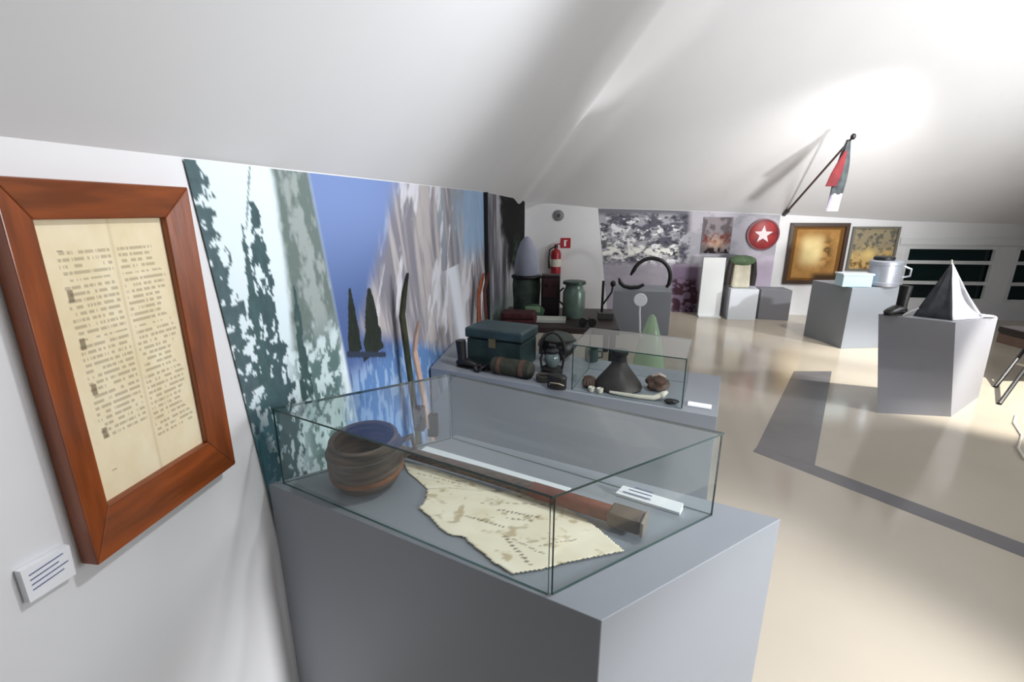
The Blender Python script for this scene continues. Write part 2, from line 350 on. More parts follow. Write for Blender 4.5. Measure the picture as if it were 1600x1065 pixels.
# ---------------------------------------------------------------- framed letter on the left wall
fr = thing('framed_document', 'red-brown wooden frame holding a yellowed two-column handwritten sheet, on the white left wall', 'framed document', (.0, .73, 1.03))
Y0, Y1, Z0, Z1 = .558, .888, 1.033, 1.646; y0, y1, z0, z1 = .606, .834, 1.115, 1.588; dx = .034
def rail(A, B, C_, D_, m):
    return MB().hexa([(.001, *A), (.001, *B), (.001, *C_), (.001, *D_)][::-1], [(dx, *A), (dx, *B), (dx - .012, *C_), (dx - .012, *D_)][::-1]).build('frame_rail', m, fr, bevel=.002)
o_, i_ = [(Y0, Z0), (Y1, Z0), (Y1, Z1), (Y0, Z1)], [(y0, z0), (y1, z0), (y1, z1), (y0, z1)]
for k in range(4):
    n = (k + 1) % 4; rail(o_[k], o_[n], i_[n], i_[k], woodh if k in (0, 2) else wood)
MB().box((.006, (y0 + y1) / 2, (z0 + z1) / 2), (.006, y1 - y0 + .01, z1 - z0 + .01)).build('backing_board', cardm, fr)
def script(u, v):
    n = noise2(u, v, 7, 9, 71); C = mixc(np.ones(u.shape + (3,)) * L(246, 234, 204), L(230, 212, 172), n)
    colm = ((u > .12) & (u < .50) | (u > .56) & (u < .90 - .05 * np.sin(v * 31))) & (v > .13) & (v < .90)
    ln = (np.sin(v * 2 * math.pi * 44 + .0) > .05); wd = noise2(u, np.floor(v * 44) * 7.3, 55, 1.0, 72, 3) > .44
    par_ = noise2(u * 0 + (u > .53) * 5.0, v, 1, 12, 73, 1) > .22
    C = mixc(C, L(106, 88, 66), (colm & ln & wd & par_) * .42)
    init = (np.abs(u - .15) < .02) & (np.abs(((v * 6) % 1) - .5) < .12) & (v < .9) & (v > .1); C = mixc(C, L(98, 80, 60), init * .7)
    fold = np.exp(-((u - .53) / .012) ** 2) * .35; return mixc(C, L(190, 168, 128), fold)
picture('paper_sheet', np.linspace(0, 1, 130), np.linspace(0, 1, 270), lambda U, V: (np.full_like(U, .0105), y0 + U * (y1 - y0), z0 + V * (z1 - z0)), script, paper, fr, flip=True)
lb = thing('wall_label', 'small white caption card on the left wall below the framed document', 'label', (.0, .505, 1.03))
MB().hexa([(.001, .474, 1.036), (.001, .54, 1.03), (.012, .54, 1.03), (.012, .474, 1.036)], [(.001, .474, 1.092), (.001, .542, 1.084), (.012, .542, 1.084), (.012, .474, 1.092)]).build('card', cardm, lb)
m = MB()
for k, (a, b) in enumerate(((.482, .53), (.482, .522), (.482, .534), (.482, .526))): m.box((.0126, (a + b) / 2, 1.078 - k * .0085), (.0008, b - a, .0014))
m.build('caption_lines', mat('ink_blue_grey', (92, 100, 140), .6), lb)

# ---------------------------------------------------------------- front display case
A, B, C_ = (.012, 1.012), (.87, .686), (1.305, 1.033); Q = par(A, B, C_)
Q = [A, B, C_, (.44, 1.356)]
t = thing('display_plinth', 'large slanting grey plinth in the foreground touching the left wall', 'plinth', (.65, 1.02, 0))
MB().prism(Q, 0, .9).build('plinth', plinthm, t, bevel=.002)
t = thing('glass_case', 'low glass case with green edges on the large foreground plinth', 'glass case', (.6, 1.02, .9))
glass_case(t, [(.045, 1.02), (.777, .729), (1.152, 1.028), (.43, 1.335)], .9005, 1.116, .005)

def sheet(name, pts, z, colf, label, cat, curl=.0, m=paper):
    """a flat sheet with an irregular torn outline: printed grid clipped to a polygon"""
    xs_ = [p[0] for p in pts]; ys_ = [p[1] for p in pts]; nx, ny = 110, 90
    gx_ = np.linspace(min(xs_), max(xs_), nx); gy_ = np.linspace(min(ys_), max(ys_), ny)
    o = picture(name, gx_, gy_, lambda U, V: (U, V, z + curl * noise2(U, V, 9, 9, 5, 2)), lambda U, V: colf((U - min(xs_)) / (max(xs_) - min(xs_)), (V - min(ys_)) / (max(ys_) - min(ys_))), m)
    bm = bmesh.new(); bm.from_mesh(o.data)
    def inside(x, y):
        c = False
        for i in range(len(pts)):
            (xa, ya_), (xb, yb_) = pts[i], pts[i - 1]
            if (ya_ > y) != (yb_ > y) and x < (xb - xa) * (y - ya_) / (yb_ - ya_) + xa: c = not c
        return c
    kill = [f for f in bm.faces if not inside(f.calc_center_median().x, f.calc_center_median().y)]
    bmesh.ops.delete(bm, geom=kill, context='FACES'); bm.to_mesh(o.data); bm.free()
    s_ = o.modifiers.new('s', 'SOLIDIFY'); s_.thickness = .0012; s_.offset = -1
    return tag(o, label, cat)
def scrib(seed, marks):
    def f(u, v):
        n = noise2(u, v, 6, 6, seed); C = mixc(np.ones(u.shape + (3,)) * L(242, 235, 216), L(220, 206, 176), n)
        C = mixc(C, L(172, 150, 112), sm(.62, .74, noise2(u, v, 18, 14, seed + 1)) * .7)
        for a, b, c, d, s in marks:     # line of ink marks from (a,b) to (c,d)
            tt = np.clip(((u - a) * (c - a) + (v - b) * (d - b)) / ((c - a) ** 2 + (d - b) ** 2), 0, 1)
            dist = np.hypot(u - a - tt * (c - a), v - b - tt * (d - b)); C = mixc(C, L(84, 70, 52), (dist < s) * (np.sin(tt * 60 + 9 * n) > -.2) * .75)
        return C
    return f
sheet('torn_map', [(.447, .955), (.452, .99), (.442, 1.037), (.49, 1.05), (.56, 1.045), (.64, 1.052), (.76, 1.045), (.80, 1.0), (.86, .95), (.926, .868), (.86, .84), (.80, .815), (.75, .79), (.698, .773), (.672, .79), (.655, .80), (.632, .822), (.597, .849), (.58, .868), (.541, .873), (.515, .893), (.50, .91), (.48, .93)],
      .9035, scrib(81, [(.40, .72, .60, .66, .012), (.45, .62, .58, .60, .008), (.46, .40, .60, .10, .010), (.50, .37, .65, .22, .006), (.25, .6, .45, .5, .01), (.62, .30, .80, .42, .006), (.3, .8, .7, .85, .005)]),
      'cream hand-drawn map with torn edge in the foreground case', 'map', .004)
sheet('folded_paper', [(.331, 1.163), (.40, 1.150), (.47, 1.12), (.62, 1.06), (.60, 1.03), (.52, 1.045), (.452, 1.03), (.43, 1.05), (.40, 1.08), (.365, 1.11)], .9015,
      scrib(91, [(.2, .6, .7, .3, .01)]), 'dull beige paper between the bowl and the map in the foreground case', 'paper', .003)
# staff
t = thing('wooden_staff', 'long dark wooden rod with a square block end lying across the foreground case', 'staff', (.65, 1.06, .9))
dk = mat('dark_aged_wood', (104, 78, 60), .5, vary=.55, scale=14, stretch=(3, 12, 12), rgb2=(44, 38, 34), bump=.3)
p0, p1, p2, p3 = Vector((.262, 1.200, .93)), Vector((.57, 1.089, .93)), Vector((.895, .962, .93)), Vector((.983, .926, .93))
MB().tube([p0, lerp(p0, p1, .5), p1, lerp(p1, p2, .5), p2], [.015, .016, .017, .018, .017], 14, 1).build('shaft', dk, t, smooth=True)
d = (p3 - p2).normalized(); rz = math.atan2(d.y, d.x)
MB().tube([lerp(p1, p2, .45), p2 + d * .01], [.0195, .0195], 14).build('leather_grip', mat('red_leather', (120, 60, 42), .5, vary=.35, scale=30, bump=.3), t, smooth=True)
MB().box(p2 + d * .045, (.075, .050, .036), rz).build('block_end', mat('grey_wood_block', (92, 80, 68), .6, vary=.4, scale=20), t, bevel=.006)
MB().box(p2 + d * .086, (.008, .052, .038), rz).build('end_cap', mat('tarnished_metal', (150, 140, 128), .4, .5), t, bevel=.003)
# bowl
t = thing('wooden_bowl', 'dark round wooden bowl with brown rings at the left end of the foreground case', 'bowl', (.262, 1.075, .901))
M = Matrix.Rotation(math.radians(4), 4, 'X')
prof = [(.060, .0), (.080, .010), (.092, .035), (.098, .065), (.096, .10), (.088, .132), (.080, .135), (.076, .128), (.084, .095), (.082, .05), (.06, .018), (.0, .014)]
bw = mat('bowl_wood', (106, 88, 72), .5, vary=.45, scale=10, stretch=(1, 1, 9), bump=.3, rgb2=(54, 48, 44))
MB().lathe((.275, 1.055, .906), prof, 40, M, .98, 1.02).build('bowl_body', bw, t, smooth=True)
for z, r in ((.045, .0935), (.1, .0955)):
    MB().lathe((.275, 1.055, .906), [(r - .004, z - .008), (r + .0025, z - .006), (r + .0035, z), (r + .0025, z + .006), (r - .004, z + .008)], 40, M, .98, 1.02, cap=False).build('carved_ring', mat('carved_band_%d' % (z > .06), (134, 84, 52) if z < .06 else (90, 82, 74), .5, vary=.4, scale=30), t, smooth=True)
MB().tube([(.335, 1.115, .99), (.37, 1.14, 1.0), (.38, 1.135, .965), (.34, 1.11, .945)], .009, 8).build('handle', bw, t, smooth=True)
# captions in the case
t = thing('caption_card', 'white caption card at the right end of the foreground case behind the block end', 'card', (1.06, 1.1, .9))
q = [(.942, 1.118), (1.123, 1.035), (1.14, 1.058), (1.0, 1.128)]
q = [(.925, 1.078), (1.07, 1.014), (1.082, 1.036), (.945, 1.096)]
MB().hexa([(*a, .901) for a in q], [(*a, .908 + .012 * (i > 1)) for i, a in enumerate(q)]).build('card', cardm, t)
m = MB()
for k in range(3): m.box(Vector((.975 + .010 * k, 1.064 + .008 * k, .9145 + .003 * k)), (.07 - .012 * k, .0025, .0006), math.radians(-23.4), ('X', math.radians(22)))
m.build('caption_lines', MATS['ink_blue_grey'], t)
q = [(.36, 1.235), (.80, 1.065), (.812, 1.09), (.37, 1.26)]
tag(MB().hexa([(*a, .901) for a in q], [(*a, .905) for a in q]).build('caption_strip', mat('pale_grey_card', (222, 226, 230), .5)), 'long narrow pale strip lying behind the wooden rod in the foreground case', 'strip')

# ---------------------------------------------------------------- second plinth and its things
t = thing('display_plinth', 'grey plinth directly behind the foreground case, carrying the teal chest', 'plinth', (.8, 2.5, 0))
MB().prism([(.015, 2.435), (1.432, 1.955), (1.60, 2.50), (.015, 3.02)], 0, .75).build('plinth', plinthm, t, bevel=.002)
t = thing('glass_case', 'small glass box over the bell-shaped stove on the second plinth', 'glass case', (1.1, 2.28, .75))
glass_case(t, [(.806, 2.19), (1.300, 2.022), (1.40, 2.37), (.90, 2.54)], .7505, .985, .005)
z = .751
dg = mat('dark_green_paint', (44, 62, 60), .5, vary=.4, scale=12); dkb = mat('blackened_iron', (34, 33, 32), .5, .3, vary=.3, scale=25, bump=.2)
brn = mat('brown_leather', (92, 64, 50), .55, vary=.5, scale=22, bump=.4); bone = mat('bone', (212, 206, 190), .6, vary=.15, scale=20)
t = thing('chest', 'dark teal painted chest on the left end of the second plinth', 'chest', (.36, 2.65, z))
r_ = math.radians(-18)
MB().box((.40, 2.60, z + .075), (.34, .22, .15), r_).build('chest_body', dg, t, bevel=.006)
MB().box((.40, 2.60, z + .185), (.36, .24, .06), r_).build('lid', mat('teal_paint', (46, 68, 72), .45, vary=.4, scale=12), t, bevel=.012)
MB().box(Vector((.40, 2.60, z + .14)) + Matrix.Rotation(r_, 3, 'Z') @ Vector((0, -.123, 0)), (.04, .012, .05), r_).build('clasp', mat('dull_brass', (128, 116, 84), .4, .7), t)
t = thing('lantern', 'black storm lantern with an arched handle right of the teal chest', 'lantern', (.70, 2.42, z))
MB().lathe((.70, 2.42, z), [(.055, 0), (.06, .01), (.058, .035), (.035, .045)], 24).build('fuel_base', dkb, t, smooth=True)
MB().lathe((.70, 2.42, z + .045), [(.03, 0), (.042, .025), (.04, .055), (.028, .075)], 24).build('lamp_glass', mat('smoky_glass', (92, 104, 104), .1, coat=.5), t, smooth=True)
MB().lathe((.70, 2.42, z + .12), [(.034, 0), (.036, .01), (.018, .025), (.02, .04), (.004, .046)], 24).build('chimney_cap', dkb, t, smooth=True)
for s in (-1, 1): MB().tube([(.70 + s * .055, 2.42, z + .03), (.70 + s * .062, 2.42, z + .08), (.70 + s * .05, 2.42, z + .125)], .006, 8).build('side_tube', dkb, t, smooth=True)
MB().tube([(.70 + .066 * math.cos(a), 2.42, z + .11 + .12 * math.sin(a)) for a in np.linspace(0, math.pi, 15)], .007, 8).build('handle', dkb, t, smooth=True)
def rolls(name, label, cat, c, n, r, l, rz, m_):
    t = thing(name, label, cat, c); d_ = Vector((math.cos(rz), math.sin(rz), 0))
    MB().tube([Vector(c) + Vector((0, 0, r)) + d_ * s * l / 2 for s in (-1, -.9, 0, .9, 1)], [r * .7, r, r * 1.03, r, r * .7], 18).build('roll', m_, t, smooth=True)
    for s in (-.55, .55):
        MB().tube([Vector(c) + Vector((0, 0, r)) + d_ * (s * l / 2 - .012), Vector(c) + Vector((0, 0, r)) + d_ * (s * l / 2 + .012)], r * 1.07, 18).build('strap', brn, t, smooth=True)
rolls('bedroll', 'dark rolled blanket with leather straps at the front edge of the second plinth', 'bedroll', (.49, 2.365, z), 1, .045, .24, r_, mat('dark_olive_wool', (52, 54, 44), .9, vary=.4, scale=30, bump=.3))
t = thing('rucksack', 'black leather rucksack slumped behind the storm lantern', 'rucksack', (.72, 2.68, z))
MB().blob((.72, 2.68, z + .088), (.11, .08, .085), 3, .2, 2).build('bag_body', blackl, t, smooth=True)
MB().blob((.72, 2.665, z + .135), (.10, .085, .035), 3, .12, 4).build('flap', mat('worn_dark_canvas', (60, 66, 60), .8, vary=.3, scale=18), t, smooth=True)
for s in (-.04, .04): MB().tube([(.72 + s, 2.61, z + .15), (.72 + s, 2.588, z + .10), (.72 + s, 2.60, z + .04)], .006, 6).build('strap', brn, t)
t = thing('coiled_rope', 'small coil of dark rope on the second plinth in front of the lantern', 'rope', (.665, 2.275, z))
MB().tube([(.665 + (.036 + .003 * math.sin(a)) * math.cos(a), 2.300 + .036 * math.sin(a), z + .007 + .006 * a / math.pi / 2) for a in np.linspace(0, 8 * math.pi, 90)], .007, 6).build('coil', mat('dark_rope', (70, 66, 58), .9, vary=.4, scale=60), t, smooth=True)
t = thing('boot', 'black boot standing between the teal chest and the bedroll', 'boot', (.26, 2.44, z))
def boot(t, c, rz, s, m_, sole):
    R = Matrix.Rotation(rz, 3, 'Z'); C = Vector(c)
    P = lambda x, y, zz: C + R @ Vector((x, y, zz)) * s
    MB().tube([P(0, 0, .03), P(0, 0, .10), P(-.005, 0, .18), P(-.01, 0, .25)], [.042 * s, .040 * s, .043 * s, .048 * s], 16).build('shaft', m_, t, smooth=True)
    MB().tube([P(-.045, 0, .035), P(0, 0, .05), P(.06, 0, .05), P(.12, 0, .035), P(.16, 0, .028), P(.178, 0, .022)], [.03 * s, .043 * s, .045 * s, .04 * s, .03 * s, .012 * s], 16, .8).build('foot', m_, t, smooth=True)
    MB().tube([P(-.05, 0, .008), P(0, 0, .008), P(.08, 0, .008), P(.15, 0, .008), P(.18, 0, .008)], [.026 * s, .038 * s, .045 * s, .036 * s, .014 * s], 16, .22).build('sole', sole, t, smooth=True)
boot(t, (.19, 2.475, z), -.3, .62, blackl, dkb)
t = thing('camp_stove', 'bell-shaped black stove with a short chimney inside the small glass box', 'stove', (1.04, 2.27, z))
MB().lathe((1.04, 2.27, z), [(.112, 0), (.118, .008), (.108, .03), (.085, .06), (.058, .095), (.04, .12), (.037, .135)], 30).build('bell_body', mat('dark_brown_iron', (52, 44, 42), .5, .2, vary=.4, scale=20, bump=.3), t, smooth=True)
MB().lathe((1.04, 2.27, z + .135), [(.036, 0), (.034, .03), (.041, .036), (.041, .055), (.034, .058)], 24).build('chimney', dkb, t, smooth=True)
t = thing('leather_pouch', 'crumpled brown leather pouch to the right of the bell-shaped stove', 'pouch', (1.22, 2.26, z))
MB().blob((1.225, 2.25, z + .035), (.055, .05, .038), 3, .35, 7).build('pouch_body', brn, t, smooth=True)
MB().tube([(1.20, 2.25, z + .07), (1.23, 2.24, z + .085), (1.26, 2.25, z + .068)], .008, 6).build('tie', mat('pale_pink_cloth', (180, 160, 150), .8), t, smooth=True)
tag(MB().tube([(.99, 2.155, z + .013), (1.05, 2.135, z + .012), (1.12, 2.115, z + .012), (1.19, 2.105, z + .014), (1.23, 2.11, z + .03), (1.25, 2.12, z + .04)], [.006, .009, .010, .012, .015, .008], 10).build('bone_runner', bone, smooth=True), 'curved pale bone piece lying along the front of the small glass box', 'bone')
for k, (x, y) in enumerate(((.905, 2.185), (.945, 2.172))):
    tag(MB().lathe((x, y, z), [(.012, 0), (.016, .006), (.017, .022), (.013, .024), (.0, .010)], 18).build('small_cup', bone, smooth=True), ['small pale cup at the left front corner of the small glass box', 'small pale cup next to the bone piece, right one of the pair of cups'][k], 'cup', 'small cups in the glass box')
tag(MB().blob((1.262, 2.075, z + .012), (.032, .018, .012), 3, .25, 3).build('flint_stone', dkb, smooth=True), 'flat black stone under the tip of the bone piece', 'stone')
t = thing('caption_card', 'white caption card at the right front corner of the second plinth', 'card', (1.39, 2.05, z))
MB().box((1.385, 2.065, z + .004), (.10, .045, .006), math.radians(-18)).build('card', cardm, t)

z = .751
t = thing('mess_tin', 'dark oval lidded mess tin at the plinth edge between bedroll and glass box', 'tin', (.70, 2.19, z))
MB().lathe((.735, 2.205, z), [(.040, 0), (.045, .005), (.045, .05), (.047, .052), (.047, .062), (.040, .07)], 26, Matrix.Rotation(-.3, 4, 'Z'), 1.1, .65).build('tin_body', dkb, t, smooth=True)
MB().tube([(.70, 2.175, z + .03), (.705, 2.158, z + .045), (.745, 2.148, z + .045), (.77, 2.165, z + .03)], .003, 6).build('bail', MATS['tarnished_metal'], t, smooth=True)
t = thing('leather_harness', 'tangled black leather harness on the second plinth in front of the teal chest', 'harness', (.38, 2.40, z))
MB().tube([(.325 + .038 * math.cos(a) * (1 + .3 * math.sin(2.3 * a)), 2.425 + .04 * math.sin(a * 1.1), z + .02 + .012 * math.sin(3 * a)) for a in np.linspace(0, 15, 90)], .009, 6, .5).build('straps', blackl, t, smooth=True)
t = thing('work_glove', 'dark brown leather glove lying left of the bell-shaped stove', 'glove', (.93, 2.27, z))
MB().blob((.895, 2.30, z + .018), (.034, .045, .017), 3, .2, 12).build('palm', brn, t, smooth=True)
for k in range(4): MB().tube([(.877 + .013 * k, 2.27, z + .016), (.873 + .014 * k, 2.235, z + .02), (.873 + .014 * k, 2.212 + .004 * abs(k - 1.5), z + .012)], [.0085, .008, .006], 8).build('finger', brn, t, smooth=True)
MB().tube([(.915, 2.30, z + .016), (.93, 2.285, z + .016)], [.009, .006], 8).build('thumb', brn, t, smooth=True)
t = thing('enamel_mug', 'small dark mug standing on the second plinth behind the glass box', 'mug', (.92, 2.66, z))
MB().lathe((.92, 2.68, z), [(.034, 0), (.038, .004), (.039, .075), (.035, .075), (.034, .01), (.0, .008)], 24).build('mug_body', dg, t, smooth=True)
MB().tube([(.957, 2.68, z + .06), (.982, 2.68, z + .055), (.982, 2.68, z + .025), (.957, 2.68, z + .018)], .005, 6).build('handle', dg, t, smooth=True)

# skis and poles leaning on the mural
def ski(a, b, wdt, m_, label, grp, tipcol=None):
    a = Vector(a); b = Vector(b); t = thing('ski', label, 'ski', tuple(a), grp); d_ = (b - a).normalized(); s_ = d_.cross(Vector((1, 0, 0))).normalized(); n_ = d_.cross(s_).normalized()
    if n_.x < 0: n_ = -n_
    m = MB(); pr = [(0, .8), (.03, 1), (.5, .86), (.86, 1), (.94, .8), (.985, .35), (1, .05)]; Lg = (b - a).length; r1 = []; 
    for k, (u_, w_) in enumerate(pr):
        c = a + d_ * Lg * u_ + n_ * (.05 * max(0, u_ - .88) / .12)
        r1.append([c - s_ * wdt / 2 * w_, c + s_ * wdt / 2 * w_, c + s_ * wdt / 2 * w_ + n_ * .012, c - s_ * wdt / 2 * w_ + n_ * .012])
    vs = [p for r in r1 for p in r]; fs = [(4 * i + k, 4 * i + (k + 1) % 4, 4 * i + 4 + (k + 1) % 4, 4 * i + 4 + k) for i in range(len(pr) - 1) for k in range(4)]
    fs += [(3, 2, 1, 0), tuple(4 * (len(pr) - 1) + k for k in range(4))]
    m.add(vs, fs).build('ski_blade', m_, t, bevel=.002)
    MB().box(a + d_ * Lg * .48 + n_ * .025, (.05, wdt * .8, .12)).build('binding', blackl, t, bevel=.004)
og = mat('olive_ski_lacquer', (66, 70, 40), .4, vary=.35, scale=10, rgb2=(34, 38, 30)); orw = mat('orange_ski_wood', (176, 96, 50), .4, vary=.3, scale=10, stretch=(8, 8, 1), rgb2=(112, 52, 34)); pkw = mat('pale_ski_wood', (190, 160, 146), .5, vary=.2, scale=10)
ski((.10, 2.02, .004), (.03, 1.965, 1.34), .052, og, 'dark olive ski leaning on the mural nearest the foreground case', 'skis leaning on the left wall')
ski((.12, 2.24, .004), (.03, 2.075, 1.10), .05, pkw, 'pale pinkish wooden ski leaning beside the dark olive ski', 'skis leaning on the left wall')
ski((.13, 3.30, .004), (.03, 3.72, 1.12), .11, orw, 'orange-brown wooden ski leaning towards the black batten', 'skis leaning on the left wall')
ski((.16, 3.52, .004), (.03, 3.95, 1.10), .10, mat('dark_red_ski_wood', (92, 40, 30), .4, vary=.3, scale=10), 'dark red ski leaning just left of the black batten', 'skis leaning on the left wall')

# ---------------------------------------------------------------- low table with equipment at the end of the left wall
t = thing('low_table', 'low dark table along the end of the left wall, crowded with old field equipment', 'table', (.65, 5.0, 0)); TZ = .50
MB().box((.65, 5.0, TZ - .03), (1.22, 1.0, .06)).build('tabletop', mat('dark_table_wood', (58, 44, 42), .5, vary=.4, scale=8), t, bevel=.006)
for sx in (.1, 1.2):
    for sy in (4.56, 5.44): MB().box((sx, sy, (TZ - .06) / 2), (.06, .06, TZ - .06)).build('leg', dkb, t)
zt = TZ + .001
t = thing('folded_blanket', 'dark red folded blanket at the left front of the low table', 'blanket', (.24, 4.62, zt))
for k in range(2): MB().box((.26, 4.65, zt + .03 + .06 * k), (.36 - .02 * k, .24, .058)).build('fold', mat('dark_red_wool', (84, 40, 44), .9, vary=.4, scale=20), t, bevel=.02)
t = thing('hooded_coat', 'pale grey pointed hood and dark green coat on a stand against the dark forest mural', 'coat', (.26, 5.2, zt))
MB().lathe((.28, 5.22, zt), [(.13, 0), (.15, .02), (.15, .15), (.16, .30), (.15, .40), (.12, .44)], 26, None, 1, .8).build('coat_body', mat('grey_green_cloth', (92, 108, 98), .85, vary=.5, scale=9), t, smooth=True)
MB().lathe((.28, 5.22, zt + .42), [(.135, 0), (.14, .03), (.132, .14), (.11, .26), (.07, .36), (.03, .405), (.005, .415)], 26).build('hood', mat('pale_grey_cloth', (178, 182, 200), .8, vary=.25, scale=7, stretch=(1, 1, .4)), t, smooth=True)
MB().lathe((.28, 5.22, zt + .385), [(.165, 0), (.172, .015), (.165, .03)], 26).build('collar_strap', blackl, t, smooth=True)
t = thing('green_satchel', 'green canvas satchel lying in front of the hooded coat', 'satchel', (.38, 4.93, zt))
MB().blob((.38, 4.94, zt + .07), (.13, .07, .07), 3, .15, 5).build('bag_body', mat('green_canvas', (78, 112, 84), .8, vary=.45, scale=14), t, smooth=True)
MB().box((.38, 4.872, zt + .10), (.16, .012, .06)).build('flap', mat('light_green_canvas', (140, 168, 136), .8), t, bevel=.004)
t = thing('field_radio', 'black field radio box standing upright under the fire extinguisher', 'radio', (.58, 5.12, zt))
MB().box((.555, 5.12, zt + .22), (.20, .16, .44)).build('case_body', mat('black_red_case', (40, 24, 26), .5, vary=.3, scale=12), t, bevel=.01)
MB().box((.555, 5.035, zt + .30), (.16, .012, .20)).build('front_panel', mat('dark_maroon_panel', (64, 30, 36), .5), t, bevel=.004)
for s in (-.04, .04): MB().tube([(.555 + s, 5.03, zt + .33), (.555 + s, 5.012, zt + .33)], .016, 12).build('dial', dkb, t)
t = thing('milk_churn', 'grey-green metal churn right of the black field radio', 'churn', (.81, 5.0, zt))
MB().lathe((.81, 5.0, zt), [(.11, 0), (.118, .01), (.118, .27), (.10, .31), (.09, .33), (.095, .36)], 28).build('churn_body', mat('grey_green_metal', (138, 160, 148), .35, .4, vary=.35, scale=4), t, smooth=True)
MB().lathe((.81, 5.0, zt + .36), [(.12, 0), (.122, .012), (.115, .03), (.02, .04)], 28).build('lid', mat('dark_green_metal', (62, 80, 70), .4, .4), t, smooth=True)
MB().tube([(.70, 4.97, zt + .32), (.655, 4.96, zt + .28), (.655, 4.96, zt + .18), (.695, 4.97, zt + .14)], .01, 8).build('handle', dkb, t, smooth=True)
t = thing('enamel_tray', 'white enamel tray in front of the black field radio', 'tray', (.57, 4.72, zt))
MB().box((.58, 4.76, zt + .008), (.30, .18, .014)).build('tray_base', mat('white_enamel', (214, 218, 206), .3), t, bevel=.004)
m = MB()
for c, dd in (((.58, 4.67, zt + .022), (.30, .008, .03)), ((.58, 4.85, zt + .022), (.30, .008, .03)), ((.43, 4.76, zt + .022), (.008, .18, .03)), ((.73, 4.76, zt + .022), (.008, .18, .03))): m.box(c, dd)
m.build('rim', MATS['white_enamel'], t)
t = thing('instrument_stand', 'thin black upright instrument stand with two prongs near the right end of the low table', 'stand', (1.13, 4.98, zt))
MB().box((1.15, 4.98, zt + .035), (.16, .16, .07)).build('base_box', mat('grey_black_box', (70, 70, 68), .5), t, bevel=.005)
MB().tube([(1.11, 4.98, zt + .07), (1.11, 4.98, zt + .40)], .014, 10).build('post', black, t, smooth=True)
MB().tube([(1.11, 4.98, zt + .14), (1.2, 4.98, zt + .28), (1.21, 4.98, zt + .36)], .01, 8).build('arm', black, t, smooth=True)
MB().blob((1.21, 4.98, zt + .37), (.03, .025, .035), 2, .1, 1).build('clamp_head', black, t, smooth=True)
t = thing('binoculars', 'pair of black binoculars at the front right of the low table', 'binoculars', (.93, 4.64, zt))
for s in (-.045, .045):
    MB().tube([(.95 + s, 4.56, zt + .045), (.95 + s, 4.64, zt + .045), (.95 + s * .8, 4.72, zt + .045)], [.043, .038, .024], 16).build('barrel', blackl, t, smooth=True)
MB().box((.95, 4.66, zt + .045), (.05, .05, .02)).build('bridge', black, t)

# ---------------------------------------------------------------- back wall fittings
t = thing('fire_extinguisher', 'red fire extinguisher on the white part of the back wall', 'fire extinguisher', (.50, 7.8, .58)); red = mat('extinguisher_red', (158, 26, 36), .35, coat=.3)
MB().lathe((.50, 7.79, .60), [(.07, 0), (.085, .015), (.085, .33), (.07, .38), (.03, .41), (.028, .43)], 26).build('cylinder', red, t, smooth=True)
MB().lathe((.50, 7.79, 1.03), [(.03, 0), (.034, .02), (.02, .045)], 16).build('valve', black, t, smooth=True)
MB().box((.53, 7.79, 1.085), (.13, .025, .02), 0, ('Y', -.25)).build('lever', red, t, bevel=.003)
MB().tube([(.48, 7.76, 1.05), (.40, 7.73, 1.0), (.385, 7.72, .85), (.40, 7.73, .70)], [.012, .012, .012, .022], 8).build('hose', black, t, smooth=True)
MB().lathe((.50, 7.79, .73), [(.0865, 0), (.0865, .12)], 26).build('label_band', mat('cream_label', (222, 214, 200), .5), t, smooth=True)
MB().box((.50, 7.89, .82), (.05, .02, .2)).build('wall_bracket', black, t)
t = thing('extinguisher_sign', 'small red square sign above the fire extinguisher', 'sign', (.62, 7.89, 1.08))
MB().box((.65, 7.892, 1.10), (.16, .008, .16)).build('sign_plate', mat('sign_red', (176, 34, 46), .5), t)
m = MB(); m.box((.64, 7.886, 1.09), (.035, .004, .085)); m.box((.65, 7.886, 1.14), (.06, .004, .012)); m.build('pictogram', cardm, t)
M = Matrix.Rotation(math.radians(90), 4, 'X')
t = thing('wall_bell', 'small round grey fitting high on the white part of the back wall', 'wall fitting', (.53, 7.89, 1.48))
MB().lathe((.525, 7.895, 1.535), [(.085, 0), (.085, .02), (.06, .045), (.005, .05)], 28, M).build('housing', mat('mid_grey_plastic', (128, 128, 130), .5), t, smooth=True)
MB().lathe((.525, 7.85, 1.535), [(.03, 0), (.028, .008), (.004, .01)], 20, M).build('button', mat('dark_grey_plastic', (74, 74, 78), .5), t, smooth=True)

# emblem
t = thing('round_emblem', 'round red emblem with a white star high on the back wall mural', 'emblem', (3.68, 7.88, 1.0)); ex, ez = 3.675, 1.255
MB().lathe((ex, 7.893, ez), [(.235, 0), (.235, .02), (.225, .028), (.005, .028)], 44, M).build('disc', mat('emblem_red', (176, 52, 50), .45, vary=.35, scale=6, rgb2=(112, 34, 46)), t, smooth=True)
MB().lathe((ex, 7.865, ez), [(.235, 0), (.238, .008), (.215, .010), (.21, 0)], 44, M, cap=False).build('rim', mat('emblem_rim', (110, 48, 58), .4), t, smooth=True)
star = [(ex + (.14 if k % 2 == 0 else .058) * math.sin(k * math.pi / 5), ez + (.14 if k % 2 == 0 else .058) * math.cos(k * math.pi / 5)) for k in range(10)]
MB().hexa([(a, 7.864, b) for a, b in star], [(a, 7.853, b) for a, b in star]).build('star', mat('star_white', (232, 214, 218), .5), t)
